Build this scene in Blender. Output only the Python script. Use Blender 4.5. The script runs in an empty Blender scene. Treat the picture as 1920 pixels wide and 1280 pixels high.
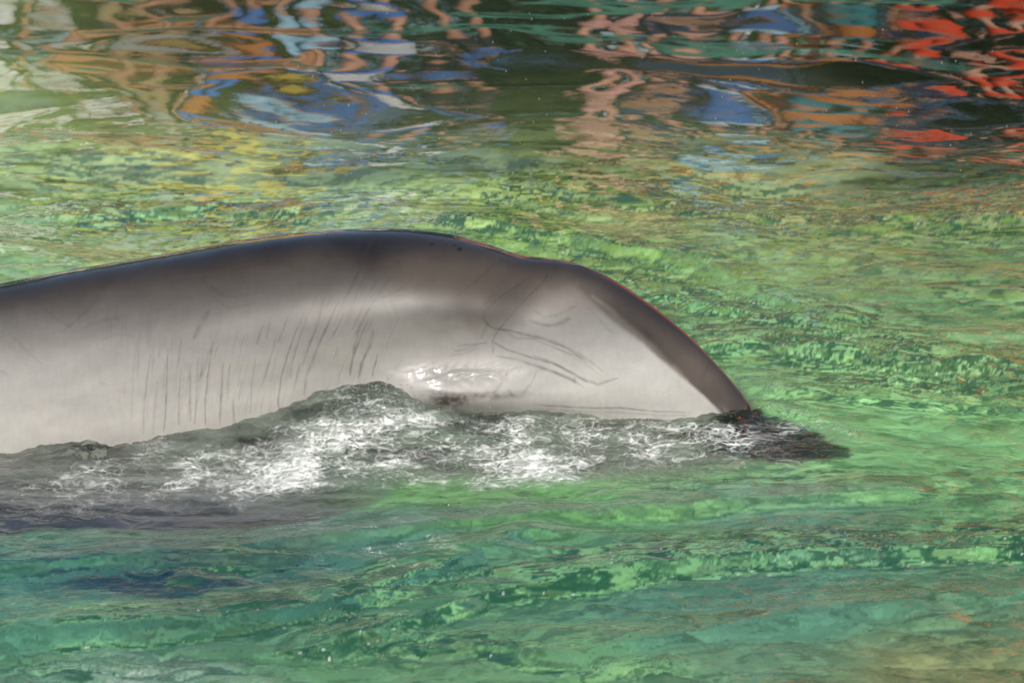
import bpy, math, random
import numpy as np
from mathutils import Vector, Matrix

S = bpy.context.scene
COL = S.collection
rng = np.random.default_rng(11)
random.seed(5)

# ------------------------------------------------------------------ camera
PITCH = math.radians(15.0)
DIST = 6.5
ZT = 0.153
M_PX = 2.4 / 1920.0
CAM = np.array([0.0, -DIST * math.cos(PITCH), ZT + DIST * math.sin(PITCH)])
cam_d = bpy.data.cameras.new('camera')
cam = bpy.data.objects.new('camera', cam_d); COL.objects.link(cam)
cam.location = CAM.tolist()
cam.rotation_euler = (math.pi / 2 - PITCH, 0, 0)
cam_d.sensor_width = 36; cam_d.lens = 36 * DIST / 2.4
cam_d.clip_start = 0.05; cam_d.clip_end = 2000
cam_d.dof.use_dof = True; cam_d.dof.focus_distance = DIST - 0.2
cam_d.dof.aperture_fstop = 9.0
S.camera = cam

# ------------------------------------------------------------------ light
SUN_EL, SUN_AZ = math.radians(38), math.radians(164)     # azimuth clockwise from +Y
w = bpy.data.worlds.new('World'); S.world = w; w.use_nodes = True
nt = w.node_tree; nt.nodes.clear()
sky = nt.nodes.new('ShaderNodeTexSky'); sky.sky_type = 'NISHITA'; sky.sun_disc = False
sky.sun_elevation = SUN_EL; sky.sun_rotation = SUN_AZ; sky.air_density = 1.0; sky.dust_density = 1.0
bg = nt.nodes.new('ShaderNodeBackground'); bg.inputs[1].default_value = 0.09
wo = nt.nodes.new('ShaderNodeOutputWorld')
nt.links.new(sky.outputs[0], bg.inputs[0]); nt.links.new(bg.outputs[0], wo.inputs[0])
sd = bpy.data.lights.new('sun', 'SUN'); sd.energy = 4.7; sd.angle = math.radians(0.5); sd.color = (1, .95, .87)
sun = bpy.data.objects.new('sun', sd); COL.objects.link(sun)
sdir = Vector((math.sin(SUN_AZ) * math.cos(SUN_EL), math.cos(SUN_AZ) * math.cos(SUN_EL), math.sin(SUN_EL)))
sun.rotation_euler = (-sdir).to_track_quat('-Z', 'Y').to_euler(); sun.location = (0, -3, 8)
S.view_settings.view_transform = 'Standard'; S.view_settings.look = 'None'
S.view_settings.gamma = 1; S.view_settings.use_curve_mapping = False
S.view_settings.exposure = 0.12
S.cycles.use_denoising = True
S.cycles.max_bounces = 8; S.cycles.transparent_max_bounces = 12
S.cycles.sample_clamp_indirect = 6.0

# ------------------------------------------------------------------ helpers
cP, sP = math.cos(PITCH), math.sin(PITCH)
def project(x, y, z):
    """side elevation of the place measured in the photograph's pixels"""
    dx, dy, dz = x - CAM[0], y - CAM[1], z - CAM[2]
    depth = dy * cP - dz * sP
    up = dy * sP + dz * cP
    k = DIST / depth / M_PX
    return 960 + dx * k, 640 - up * k
def at_y(u, v, y):
    """point seen at pixel u, v lying at distance y"""
    a = (u - 960) * M_PX / DIST; b = (640 - v) * M_PX / DIST
    dy = cP + b * sP; dz = -sP + b * cP
    t = (y - CAM[1]) / dy
    return a * t, CAM[2] + dz * t
def at_z(u, v, z=0.0):
    a = (u - 960) * M_PX / DIST; b = (640 - v) * M_PX / DIST
    dy = cP + b * sP; dz = -sP + b * cP
    t = (z - CAM[2]) / dz
    return a * t, CAM[1] + dy * t
def sst(a, b, x):
    t = np.clip((x - a) / (b - a), 0, 1); return t * t * (3 - 2 * t)
def pl(x, pts):
    p = np.array(pts, float); return np.interp(x, p[:, 0], p[:, 1])
def smooth_pl(x, pts, it=3):
    p = np.array(pts, float)
    xs = np.linspace(p[0, 0], p[-1, 0], 1200); ys = np.interp(xs, p[:, 0], p[:, 1])
    for _ in range(it):
        k = np.ones(31) / 31; e = np.concatenate([2 * ys[0] - ys[15:0:-1], ys, 2 * ys[-1] - ys[-2:-17:-1]])
        ys = np.convolve(e, k, 'valid')
    return np.interp(x, xs, ys)
def _h(ix, iy, s):
    n = ix.astype(np.int32).view(np.uint32) * np.uint32(374761393) + iy.astype(np.int32).view(np.uint32) * np.uint32(668265263) + np.uint32((s * 974634777) & 0xffffffff)
    n = (n ^ (n >> np.uint32(13))) * np.uint32(1274126177)
    return ((n ^ (n >> np.uint32(16))) & np.uint32(0xffffff)).astype(np.float32) / np.float32(0xffffff)
def noise(x, y, s=0):
    """gradient noise, about -0.7..0.7"""
    x, y = np.broadcast_arrays(x, y)
    ix = np.floor(x); iy = np.floor(y); fx = (x - ix).astype(np.float32); fy = (y - iy).astype(np.float32)
    ux = fx * fx * fx * (fx * (fx * 6 - 15) + 10); uy = fy * fy * fy * (fy * (fy * 6 - 15) + 10)
    r = 0
    for a in (0, 1):
        for b in (0, 1):
            t = _h(ix + a, iy + b, s) * np.float32(2 * math.pi)
            g = np.cos(t) * (fx - a) + np.sin(t) * (fy - b)
            r = r + g * (ux if a else 1 - ux) * (uy if b else 1 - uy)
    return r
def fbm(x, y, o=4, s=0, g=0.5, l=2.03):
    r = 0; a = 1.0
    for i in range(o):
        r = r + a * noise(x, y, s + i * 17); x = x * l + 5.1; y = y * l + 1.7; a *= g
    return r
def ridge(x, y, o=4, s=0, g=0.5):
    r = 0; a = 1.0; n = 0
    for i in range(o):
        r = r + a * (1 - np.abs(noise(x, y, s + i * 17)) * 3.0); n += a
        x = x * 2.07 + 3.1; y = y * 2.07 + 7.7; a *= g
    return r / n

def worley(x, y, s=0):
    """distances to the nearest and second nearest random point"""
    ix = np.floor(x); iy = np.floor(y); f1 = np.full(np.shape(x), 9.0); f2 = f1.copy()
    for a in (-1, 0, 1):
        for b in (-1, 0, 1):
            d = np.hypot(ix + a + _h(ix + a, iy + b, s) - x, iy + b + _h(ix + a, iy + b, s + 7) - y)
            f2 = np.minimum(f2, np.maximum(f1, d)); f1 = np.minimum(f1, d)
    return f1, f2
def mesh_obj(name, verts, faces, mat=None, parent=None, smooth=True, attrs=None):
    """faces: (n,4) or (n,3) int array"""
    verts = np.asarray(verts, np.float32); faces = np.asarray(faces, np.int32)
    me = bpy.data.meshes.new(name); k = faces.shape[1]
    me.vertices.add(len(verts)); me.vertices.foreach_set('co', verts.ravel())
    me.loops.add(faces.size); me.loops.foreach_set('vertex_index', faces.ravel())
    me.polygons.add(len(faces))
    me.polygons.foreach_set('loop_start', np.arange(0, faces.size, k, dtype=np.int32))
    me.polygons.foreach_set('use_smooth', np.full(len(faces), smooth))
    me.update(calc_edges=True); me.validate()
    for n, a in (attrs or {}).items():
        a = np.asarray(a, np.float32)
        if a.ndim == 1:
            at = me.attributes.new(n, 'FLOAT', 'POINT'); at.data.foreach_set('value', a)
        else:
            c4 = np.ones((len(a), 4), np.float32); c4[:, :3] = a
            at = me.attributes.new(n, 'FLOAT_COLOR', 'POINT'); at.data.foreach_set('color', c4.ravel())
    if mat: me.materials.append(mat)
    o = bpy.data.objects.new(name, me); COL.objects.link(o)
    if parent: o.parent = parent
    return o
def grid_faces(nr, nc, wrap=False):
    i = np.arange(nr - 1)[:, None]; j = np.arange(nc if wrap else nc - 1)[None, :]
    j2 = (j + 1) % nc
    return np.stack([i * nc + j, i * nc + j2, (i + 1) * nc + j2, (i + 1) * nc + j], -1).reshape(-1, 4)
def tag(o, label=None, cat=None, group=None, kind=None):
    if label: o['label'] = label
    if cat: o['category'] = cat
    if group: o['group'] = group
    if kind: o['kind'] = kind
    return o
def empty(name, loc=(0, 0, 0)):
    o = bpy.data.objects.new(name, None); COL.objects.link(o); o.location = loc; return o

class NT:
    def __init__(self, name):
        self.m = bpy.data.materials.new(name); self.m.use_nodes = True
        self.t = self.m.node_tree; self.t.nodes.clear()
        self.out = self.n('ShaderNodeOutputMaterial')
    def n(self, typ, **kw):
        nd = self.t.nodes.new(typ)
        for k, v in kw.items():
            if k.startswith('i_'):
                nd.inputs[int(k[2:]) if k[2:].isdigit() else k[2:].replace('_', ' ')].default_value = v
            else: setattr(nd, k, v)
        return nd
    def l(self, a, b): self.t.links.new(a, b)
def plain(name, rgb, rough=0.7, var=0.25, scale=6.0, bump=0.2):
    t = NT(name); tc = t.n('ShaderNodeTexCoord')
    nz = t.n('ShaderNodeTexNoise'); nz.inputs['Scale'].default_value = scale; nz.inputs['Detail'].default_value = 6
    t.l(tc.outputs['Object'], nz.inputs['Vector'])
    mr = t.n('ShaderNodeMapRange'); mr.inputs[1].default_value = .3; mr.inputs[2].default_value = .7
    mr.inputs[3].default_value = 1 - var; mr.inputs[4].default_value = 1 + var
    t.l(nz.outputs['Fac'], mr.inputs[0])
    mx = t.n('ShaderNodeMix', data_type='RGBA', blend_type='MULTIPLY'); mx.inputs[0].default_value = 1
    mx.inputs[6].default_value = (*rgb, 1); t.l(mr.outputs[0], mx.inputs[7])
    p = t.n('ShaderNodeBsdfPrincipled'); p.inputs['Roughness'].default_value = rough
    t.l(mx.outputs[2], p.inputs['Base Color'])
    b = t.n('ShaderNodeBump'); b.inputs['Strength'].default_value = bump; b.inputs['Distance'].default_value = .01
    t.l(nz.outputs['Fac'], b.inputs['Height']); t.l(b.outputs[0], p.inputs['Normal'])
    t.l(p.outputs[0], t.out.inputs[0]); return t.m

# ------------------------------------------------------------------ dolphin shape tables (pixels of the side elevation)
TOP = [(-1500, 1060), (-1200, 960), (-900, 820), (-600, 700), (-300, 606), (-150, 568), (0, 531), (120, 508), (240, 488), (340, 471), (450, 450), (560, 436), (640, 430),
       (720, 428), (780, 430), (850, 440), (910, 455), (955, 472), (985, 480), (1020, 483), (1060, 488), (1100, 499), (1150, 523),
       (1200, 556), (1250, 594), (1300, 637), (1340, 678), (1370, 712), (1390, 735), (1402, 752), (1412, 770), (1430, 783), (1470, 795), (1520, 815), (1550, 835), (1597, 858)]
WL = [(-1500, 900), (-600, 880), (-100, 850), (0, 845), (60, 852), (110, 838), (170, 838), (230, 848), (262, 838), (340, 812), (440, 800), (510, 780), (560, 757), (610, 735), (660, 722), (720, 716),
      (760, 728), (800, 755), (850, 772), (920, 776), (1000, 772), (1100, 786), (1200, 790), (1300, 786), (1360, 775), (1400, 768), (1440, 790), (1500, 800), (1600, 820), (2100, 800)]
YC = [(-1500, -.35), (-600, -.22), (0, -.10), (500, -.06), (900, -.03), (1200, -.03), (1400, -.05), (1425, -.17), (1470, -.23), (1540, -.30), (1600, -.345)]
BW = [(-1500, .03), (-1350, .12), (-1000, .22), (-400, .27), (0, .265), (400, .255), (800, .225), (1000, .185), (1200, .125), (1330, .075), (1395, .05), (1412, .09), (1430, .2), (1470, .2), (1520, .14), (1570, .07), (1600, .004)]
AH = [(-1500, .03), (-1350, .1), (-1000, .2), (-400, .28), (0, .29), (400, .29), (800, .28), (1000, .25), (1200, .2), (1330, .17), (1385, .11), (1405, .05), (1430, .022), (1500, .016), (1600, .003)]

def dolphin_rows(u):
    b = smooth_pl(u, BW, 1) if False else pl(u, BW); a = pl(u, AH); yc = pl(u, YC); v = pl(u, TOP)
    return a, b, yc, v

SCR = []   # scratches and wrinkles: (points, width px, strength)
def sc(pts, wd=2.2, st=.5): SCR.append((pts, wd, min(.95, st * (1.5 if pts[0][0] > 840 else 1.12))))
# wrinkles across the flank, traced from the photo (700x500 crop / 2.56 and 500x380 crop / 3.368)
A = lambda l: [(x / 2.56, 400 + y / 2.56) for x, y in l]
B = lambda l: [(600 + x / 3.368, 400 + y / 3.368) for x, y in l]
C_ = lambda l: [(1000 + x / 3.048, 430 + y / 3.048) for x, y in l]
for l, wd, st in [
    ([(722, 675), (705, 800), (692, 920), (688, 1060)], 2.4, .5), ([(755, 800), (745, 930), (735, 1060)], 1.8, .35),
    ([(806, 650), (800, 800), (795, 950), (786, 1050)], 2.4, .55), ([(868, 740), (860, 880), (855, 1020)], 2.4, .5),
    ([(912, 730), (912, 900), (914, 1000)], 2.0, .45), ([(950, 690), (945, 850), (935, 1010)], 2.0, .45),
    ([(1025, 620), (985, 720), (955, 800)], 6, .45), ([(1020, 640), (1000, 760), (985, 900), (985, 1020)], 2.6, .6),
    ([(1070, 720), (1062, 860), (1055, 1015)], 2.6, .55), ([(1104, 720), (1096, 800), (1092, 890)], 2.0, .4), ([(1120, 890), (1122, 1010)], 2.2, .45),
    ([(1165, 790), (1145, 900)], 2, .3), ([(1228, 690), (1208, 820), (1204, 960)], 2.2, .4), ([(1260, 540), (1230, 630)], 4, .5),
    ([(1325, 600), (1290, 720), (1255, 830)], 2.2, .45), ([(1386, 490), (1335, 620)], 2.8, .5), ([(1455, 480), (1400, 620), (1350, 780), (1335, 900), (1340, 940)], 2.8, .6),
    ([(1525, 390), (1480, 480), (1440, 590), (1400, 720), (1395, 790)], 2.4, .5), ([(1555, 400), (1520, 550), (1480, 640), (1450, 730)], 2.6, .6),
    ([(1625, 420), (1560, 560), (1510, 680), (1470, 780), (1460, 870)], 2.6, .55), ([(1645, 490), (1590, 610)], 2, .4), ([(1440, 720), (1410, 850)], 2.4, .5),
    ([(1770, 500), (1720, 620), (1690, 700), (1680, 770)], 2.4, .5), ([(1790, 560), (1750, 680), (1715, 820)], 2.8, .6), ([(1790, 420), (1740, 520), (1690, 600)], 2.2, .4),
    ([(1720, 300), (1660, 400), (1600, 540)], 2.4, .4), ([(1790, 260), (1740, 380), (1680, 500), (1650, 560)], 2.4, .45),
    ([(1000, 470), (960, 540), (930, 600)], 8, .5), ([(870, 600), (850, 740)], 2, .35), ([(798, 590), (790, 640)], 2, .35), ([(765, 650), (762, 700)], 2, .3),
    ([(710, 480), (710, 660)], 5, .2), ([(655, 620), (640, 760), (630, 980)], 2.2, .22), ([(300, 570), (380, 500), (480, 400)], 9, .22),
    ([(395, 550), (480, 520), (600, 490)], 5, .25), ([(480, 610), (560, 580), (640, 590)], 4, .2), ([(60, 590), (130, 660), (200, 725)], 5, .25),
    ([(0, 755), (40, 775)], 4, .35), ([(200, 450), (280, 510), (340, 545)], 4, .18), ([(1040, 380), (1100, 405), (1240, 380)], 3.5, .3), ([(1040, 420), (1100, 455), (1220, 435)], 3.5, .25),
    ([(960, 310), (1040, 370), (1080, 400)], 4, .25), ([(1120, 270), (1260, 240), (1400, 230)], 6, .4), ([(1050, 260), (1150, 240), (1320, 180)], 5, .4), ([(1370, 140), (1365, 200)], 3, .5),
    ([(1330, 170), (1315, 250)], 3, .5), ([(1150, 230), (1110, 300)], 3, .4), ([(1430, 170), (1420, 240)], 2.5, .4), ([(1300, 490), (1280, 600)], 1.8, .3),
    ([(1170, 580), (1140, 740)], 1.8, .25), ([(1040, 640), (1030, 700)], 2, .3), ([(480, 810), (505, 815)], 3, .3), ([(100, 420), (260, 350), (400, 330)], 3, .2), ([(0, 380), (200, 330), (420, 300)], 6, .2)]:
    sc(A(l), wd, st)
for l, wd, st in [
    ([(350, 140), (310, 210), (270, 270), (255, 350), (210, 430), (160, 540)], 2.6, .6), ([(400, 140), (370, 220), (300, 300)], 2.4, .45), ([(265, 150), (235, 230), (210, 290)], 2.4, .45),
    ([(380, 360), (350, 440), (290, 540), (250, 640), (200, 740)], 2.6, .55), ([(305, 350), (250, 460), (210, 570), (160, 700)], 2.6, .55), ([(440, 400), (390, 480), (300, 620), (250, 720), (215, 850), (190, 1020)], 3, .65),
    ([(360, 600), (320, 690), (280, 770)], 2.6, .5), ([(340, 750), (310, 850), (260, 950), (240, 1040)], 2.8, .6), ([(365, 890), (340, 980), (330, 1030)], 2.8, .6),
    ([(150, 640), (110, 720), (60, 800)], 2.6, .5), ([(125, 540), (80, 630), (30, 750), (5, 800)], 2.8, .6), ([(75, 520), (40, 600)], 2.2, .4), ([(40, 490), (10, 580), (0, 640)], 2.4, .5), ([(350, 490), (300, 580)], 2.2, .4),
    ([(120, 840), (90, 920)], 2.2, .35), ([(500, 290), (490, 330)], 3, .4), ([(455, 270), (430, 350)], 3, .4), ([(320, 345), (450, 333)], 3.5, .4), ([(380, 260), (365, 330)], 3, .4), ([(420, 350), (405, 390)], 3, .35),
    ([(345, 550), (440, 515), (525, 467)], 3.4, .6), ([(470, 522), (540, 515), (600, 505)], 2.2, .4), ([(465, 582), (540, 575), (640, 530)], 2.2, .4), ([(435, 490), (460, 580), (490, 640)], 2.2, .45), ([(385, 500), (415, 600), (455, 695)], 2.0, .35),
    ([(560, 620), (660, 660)], 2, .2), ([(1190, 270), (1090, 330), (1010, 410), (930, 470), (870, 525)], 4, .35), ([(905, 470), (900, 430), (940, 390)], 3, .2),
    ([(1105, 495), (1050, 560), (1010, 610)], 3, .35), ([(1330, 400), (1220, 470), (1110, 550), (1050, 620), (1035, 660), (1060, 700), (1110, 730), (1200, 740), (1400, 790), (1560, 850), (1684, 940)], 3.2, .5),
    ([(1300, 430), (1180, 530), (1090, 620), (1070, 670), (1110, 715), (1180, 750), (1240, 790), (1350, 790), (1450, 830), (1560, 880), (1684, 920)], 2.8, .38),
    ([(1090, 540), (1040, 610), (1028, 660), (1050, 690), (1110, 740)], 4, .45), ([(1440, 390), (1380, 460), (1280, 560), (1200, 650), (1140, 720), (1110, 760), (1090, 810), (1180, 860), (1320, 905), (1480, 950), (1600, 1010), (1684, 1060)], 3, .5),
    ([(1110, 900), (1240, 920), (1380, 970), (1500, 1010), (1600, 1060)], 3, .42), ([(1320, 670), (1400, 705), (1480, 705), (1540, 690), (1580, 660)], 4, .35), ([(1370, 990), (1340, 1060), (1280, 1140)], 4, .25),
    ([(870, 835), (940, 830), (1060, 815)], 3.4, .3), ([(810, 900), (900, 885), (1010, 850)], 3.4, .28), ([(850, 870), (930, 855), (1000, 830)], 3, .25), ([(1090, 810), (1095, 890)], 2.5, .3), ([(1150, 1070), (1100, 1130)], 5, .3), ([(1190, 1110), (1210, 1150)], 5, .4),
    ([(1060, 700), (1030, 750), (1020, 790)], 3, .25), ([(1280, 310), (1330, 380)], 3, .2)]:
    sc(B(l), wd, st)
for l, wd, st in [
    ([(0, 460), (60, 500), (130, 490), (240, 440)], 5, .22), ([(0, 530), (90, 550), (150, 530), (200, 500)], 5, .25), ([(0, 600), (150, 650), (280, 720), (400, 810)], 3.4, .38),
    ([(0, 720), (110, 760), (200, 810), (290, 860), (370, 885), (430, 865), (480, 850)], 3.4, .42), ([(0, 770), (110, 810), (210, 850), (290, 900)], 3.2, .4), ([(235, 850), (240, 880)], 7, .35),
    ([(80, 260), (20, 360)], 4, .25), ([(320, 450), (400, 540), (460, 600)], 2.2, .25), ([(1010, 740), (980, 830), (950, 860)], 2.2, .35), ([(0, 640), (90, 665), (180, 700), (300, 770), (390, 840)], 2.2, .25),
    ([(0, 1000), (180, 1012), (340, 1020), (500, 1020), (700, 1040), (900, 1045)], 3.2, .5), ([(0, 1024), (180, 1036), (500, 1045), (700, 1060), (900, 1062)], 2.5, .25)]:
    sc(C_(l), wd, st)

def seg_field(u, v, pts, wd):
    d = np.full(u.shape, 1e9)
    L = len(pts) - 1
    for i in range(L):
        (x0, y0), (x1, y1) = pts[i], pts[i + 1]
        dx, dy = x1 - x0, y1 - y0; q = dx * dx + dy * dy + 1e-9
        t = np.clip(((u - x0) * dx + (v - y0) * dy) / q, 0, 1)
        e = (1 - min(1, 1)) + np.abs((i + t) / L * 2 - 1)      # 0 in the middle, 1 at the ends
        ww = wd * (1 - .55 * e ** 3)
        dd = np.hypot(u - x0 - t * dx, v - y0 - t * dy) / ww
        d = np.minimum(d, dd)
    return np.exp(-(d ** 2) * 1.3)

# ------------------------------------------------------------------ dolphin
def build_dolphin():
    us = np.concatenate([np.linspace(-1500, -40, 120, endpoint=False), np.linspace(-40, 1370, 820, endpoint=False), np.linspace(1370, 1600, 150)])
    a, b, yc, _ = dolphin_rows(us)
    k = lambda arr, n: np.convolve(np.pad(arr, n, mode='edge'), np.ones(2 * n + 1) / (2 * n + 1), 'valid')
    m = us < 1370
    def soft(arr, n=20):
        s = k(k(arr, n), n); f = sst(1395, 1340, us); return arr * (1 - f) + s * f
    v = pl(us, TOP); v = soft(v, 9)
    a = soft(a); b = soft(b); yc = soft(yc)
    # angles: dense on the camera side
    th = np.concatenate([np.linspace(-math.pi * .60, math.pi * .12, 270, endpoint=False), np.linspace(math.pi * .12, math.pi * 1.40, 44, endpoint=False)])
    # theta 0 = up, negative = towards camera
    uu = us[:, None]; T = th[None, :]
    cy, cz = np.sin(T), np.cos(T)
    e = .92
    cy = np.sign(cy) * np.abs(cy) ** e; cz = np.sign(cz) * np.abs(cz) ** e
    keel = sst(900, 1250, uu) * sst(1410, 1380, uu)
    Y = b[:, None] * cy * (1 - .35 * keel * np.clip(cz, 0, 1) ** 2)
    Z = a[:, None] * cz
    # silhouette height per row for this view
    up = Y * sP + Z * cP
    smax = up.max(1)
    # place each row so that its silhouette meets the outline
    zc = np.zeros(len(us)); X = np.zeros(len(us))
    for it in range(3):
        ytop = yc + Y[np.arange(len(us)), up.argmax(1)]
        x_, z_ = at_y(us, v, ytop)
        zc = z_ - Z[np.arange(len(us)), up.argmax(1)]
        X = x_
    P = np.stack([np.broadcast_to(X[:, None], Y.shape), yc[:, None] + Y, zc[:, None] + Z], -1)
    # gentle anatomy: swelling beside the slit, hollow above it, ridge of the tail stock
    U, V = project(P[..., 0], P[..., 1], P[..., 2])
    front = (T < .3).astype(float)
    g = lambda x0, y0, sx, sy: np.exp(-((U - x0) / sx) ** 2 - ((V - y0) / sy) ** 2)
    push = -.036 * g(850, 738, 150, 42) + .010 * g(870, 640, 130, 45) - .010 * g(1000, 740, 160, 30)
    push += .006 * g(1180, 640, 120, 60)
    push += .0009 * fbm(U / 160, V / 120, 3, 5)
    wob = sst(700, 735, V) * g(830, 720, 200, 60)
    push += -.0042 * fbm(U / 30 + V / 60, V / 13, 3, 77) * g(865, 700, 95, 14)
    P[..., 1] += push * front
    # the line where the pale side ends in the dark edge of the stock: a soft ridge
    edge = pl(U, [(1040, 500), (1080, 530), (1150, 590), (1200, 632), (1260, 690), (1320, 740), (1400, 800)])
    P[..., 1] += -.006 * np.exp(-((V - edge) / 22) ** 2) * sst(1050, 1150, U) * sst(1405, 1380, U) * front
    nr, nc = len(us), len(th)
    V0 = P.reshape(-1, 3)
    U, V = project(V0[:, 0], V0[:, 1], V0[:, 2])
    # ---------------- pigment
    wq = 1 - .8 * sst(1020, 1120, U); wu = U + 14 * wq * fbm(U / 70, V / 50, 3, 31); wv = V + 8 * wq * fbm(U / 60, V / 40, 3, 47)
    cape = pl(wu, [(-2000, 600), (-200, 600), (0, 578), (100, 556), (200, 540), (300, 528), (400, 518), (500, 505), (600, 494), (650, 496), (700, 512), (760, 540), (820, 578),
                   (880, 606), (930, 616), (980, 590), (1030, 560), (1080, 552), (1120, 580), (1160, 606), (1200, 637), (1260, 690), (1320, 742), (1370, 792), (1420, 1000), (1700, 1000)])
    d1 = sst(0, 1, .5 - (wv - cape) / (2 * pl(wu, [(0, 34), (300, 30), (600, 24), (700, 22), (800, 30), (1000, 34), (1080, 26), (1130, 12), (1200, 8), (1300, 6), (1400, 6)])))
    deep = pl(wu, [(-2000, 540), (0, 560), (150, 530), (300, 505), (420, 495), (500, 485), (600, 470), (700, 500), (760, 470), (900, 470), (1000, 500), (1060, 500), (1120, 530), (1200, 580), (1300, 650), (1400, 750)])
    d2 = sst(0, 1, .5 - (wv - deep) / 75)
    topv = pl(U, TOP)
    low = sst(515, 835, wv)
    rel = np.clip((wv - 600) / 220, 0, 1)
    pale = np.array([.056, .049, .043])[None] * (1 - low[:, None]) + np.array([.345, .329, .307])[None] * low[:, None]
    lf = sst(500, 0, wu)[:, None]
    pale = pale * (1 - .12 * lf * (1 - low[:, None]))
    br = np.exp(-((wu - 1180) / 170) ** 2 - ((wv - 690) / 110) ** 2)[:, None]
    pale = pale + br * np.array([.09, .09, .087])
    mid = np.array([.047, .037, .030])[None]
    dk = np.array([.008, .008, .010])[None]
    mid2 = mid * (1 + .25 * (np.exp(-((wu - 870) / 130) ** 2 - ((wv - 520) / 60) ** 2) + 2.4 * np.exp(-((wu - 1310) / 60) ** 2 - ((wv - 690) / 60) ** 2)))[:, None]
    col = pale * (1 - d1[:, None]) + mid2 * d1[:, None]
    col = col * (1 - .85 * d2[:, None]) + dk * .85 * d2[:, None]
    ridge_l = seg_field(wu, wv, [(1110, 555), (1170, 605), (1230, 655), (1290, 715)], 8)[:, None]
    col = col * (1 - .35 * ridge_l) + np.array([.26, .22, .19]) * .35 * ridge_l
    core = seg_field(wu, wv, [(1090, 540), (1150, 590), (1210, 630), (1260, 680)], 13)[:, None]
    col = col * (1 - .35 * core)
    sw = np.exp(-((wu - 1060) / 60) ** 2 - ((wv - 560) / 28) ** 2)[:, None]
    col = col * (1 - .35 * sw) + np.array([.26, .22, .2]) * .35 * sw
    # blotches, faint streaks
    col = col * (1 + .13 * fbm(U / 110 + V / 200, V / 60, 5, 61, g=.6)[:, None] + .06 * fbm(U / 9, V / 26, 3, 71)[:, None])
    sm = np.exp(-((wu - 838) / 48) ** 2 - ((wv - 750) / 20) ** 2) * .95 + np.exp(-((wu - 930) / 60) ** 2 - ((wv - 742) / 7) ** 2) * .6
    sm = np.clip(sm * (1 + .6 * fbm(U / 12, V / 8, 3, 88)), 0, 1)[:, None]
    col = col * (1 - sm) + np.array([.05, .04, .036]) * sm
    vis = (V0[:, 1] < 0.3)
    S_ = np.zeros(len(U))
    ju = U + .9 * fbm(U / 14, V / 14, 2, 93); jv = V + .9 * fbm(U / 12, V / 12, 2, 95)
    for pts, wd, st in SCR:
        xs = [p[0] for p in pts]; ys = [p[1] for p in pts]
        mk = vis & (U > min(xs) - 20) & (U < max(xs) + 20) & (V > min(ys) - 20) & (V < max(ys) + 20)
        if not mk.any(): continue
        f = seg_field(ju[mk], jv[mk], pts, (wd * .55 + .6) * rng.uniform(.75, 1.5)) * st * rng.uniform(.75, 1.15) * (0.8 + .7 * noise(U[mk] / 17, V[mk] / 17, 3))
        S_[mk] = 1 - (1 - S_[mk]) * (1 - np.clip(f, 0, 1))
    # faint parallel hairlines round the wrinkled part
    for i in range(130):
        x0 = rng.uniform(200, 760); y0 = rng.uniform(560, 760); ln = rng.uniform(20, 90); sl = pl(x0, [(240, .05), (450, .2), (720, .45)])
        pts = [(x0, y0), (x0 - sl * ln * .5, y0 + ln * .5), (x0 - sl * ln * .8, y0 + ln)]
        mk = vis & (U > x0 - 60) & (U < x0 + 20) & (V > y0 - 8) & (V < y0 + ln + 8)
        S_[mk] = 1 - (1 - S_[mk]) * (1 - seg_field(ju[mk], jv[mk], pts, 1.5) * rng.uniform(.06, .2))
    col = col * (1 - .78 * S_[:, None]) + np.array([.05, .036, .028]) * .5 * S_[:, None]
    for x0, y0, r in [(810, 458, 3.6), (852, 460, 2.6), (862, 467, 4.6)]:
        f = np.exp(-(((U - x0) / r) ** 2 + ((V - y0) / (r * .7)) ** 2) ** 2)[:, None]
        col = col * (1 - .95 * f)
    col = np.clip(col, .008, .8)
    wet = np.clip(1 - 1.05 * np.exp(-(((U - 755) / 60) ** 2 + ((V - 558) / 26) ** 2) ** 2) - .25 * sst(0, .4, fbm(U / 60, V / 90, 3, 97)) * sst(1000, 500, U), 0, 1)
    t = NT('dolphin_skin')
    at = t.n('ShaderNodeAttribute', attribute_name='pigment')
    tc = t.n('ShaderNodeTexCoord')
    nz = t.n('ShaderNodeTexNoise'); nz.inputs['Scale'].default_value = 260; nz.inputs['Detail'].default_value = 4
    t.l(tc.outputs['Object'], nz.inputs['Vector'])
    mr = t.n('ShaderNodeMapRange'); mr.inputs[3].default_value = .93; mr.inputs[4].default_value = 1.07; t.l(nz.outputs['Fac'], mr.inputs[0])
    mx = t.n('ShaderNodeMix', data_type='RGBA', blend_type='MULTIPLY'); mx.inputs[0].default_value = 1
    t.l(at.outputs['Color'], mx.inputs[6]); t.l(mr.outputs[0], mx.inputs[7])
    p = t.n('ShaderNodeBsdfPrincipled')
    p.inputs['Roughness'].default_value = .38; p.inputs['IOR'].default_value = 1.4; p.inputs['Specular IOR Level'].default_value = .3
    p.inputs['Subsurface Weight'].default_value = .0
    aw = t.n('ShaderNodeAttribute', attribute_name='wet'); t.l(aw.outputs['Fac'], p.inputs['Coat Weight']); p.inputs['Coat Roughness'].default_value = .035; p.inputs['Coat IOR'].default_value = 1.34
    t.l(mx.outputs[2], p.inputs['Base Color'])
    n2 = t.n('ShaderNodeTexNoise'); n2.inputs['Scale'].default_value = 34; n2.inputs['Detail'].default_value = 3
    mp = t.n('ShaderNodeMapping'); mp.inputs['Scale'].default_value = (.5, 1, 1.6); t.l(tc.outputs['Object'], mp.inputs[0]); t.l(mp.outputs[0], n2.inputs['Vector'])
    b2 = t.n('ShaderNodeBump'); b2.inputs['Strength'].default_value = .12; b2.inputs['Distance'].default_value = .004
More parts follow.
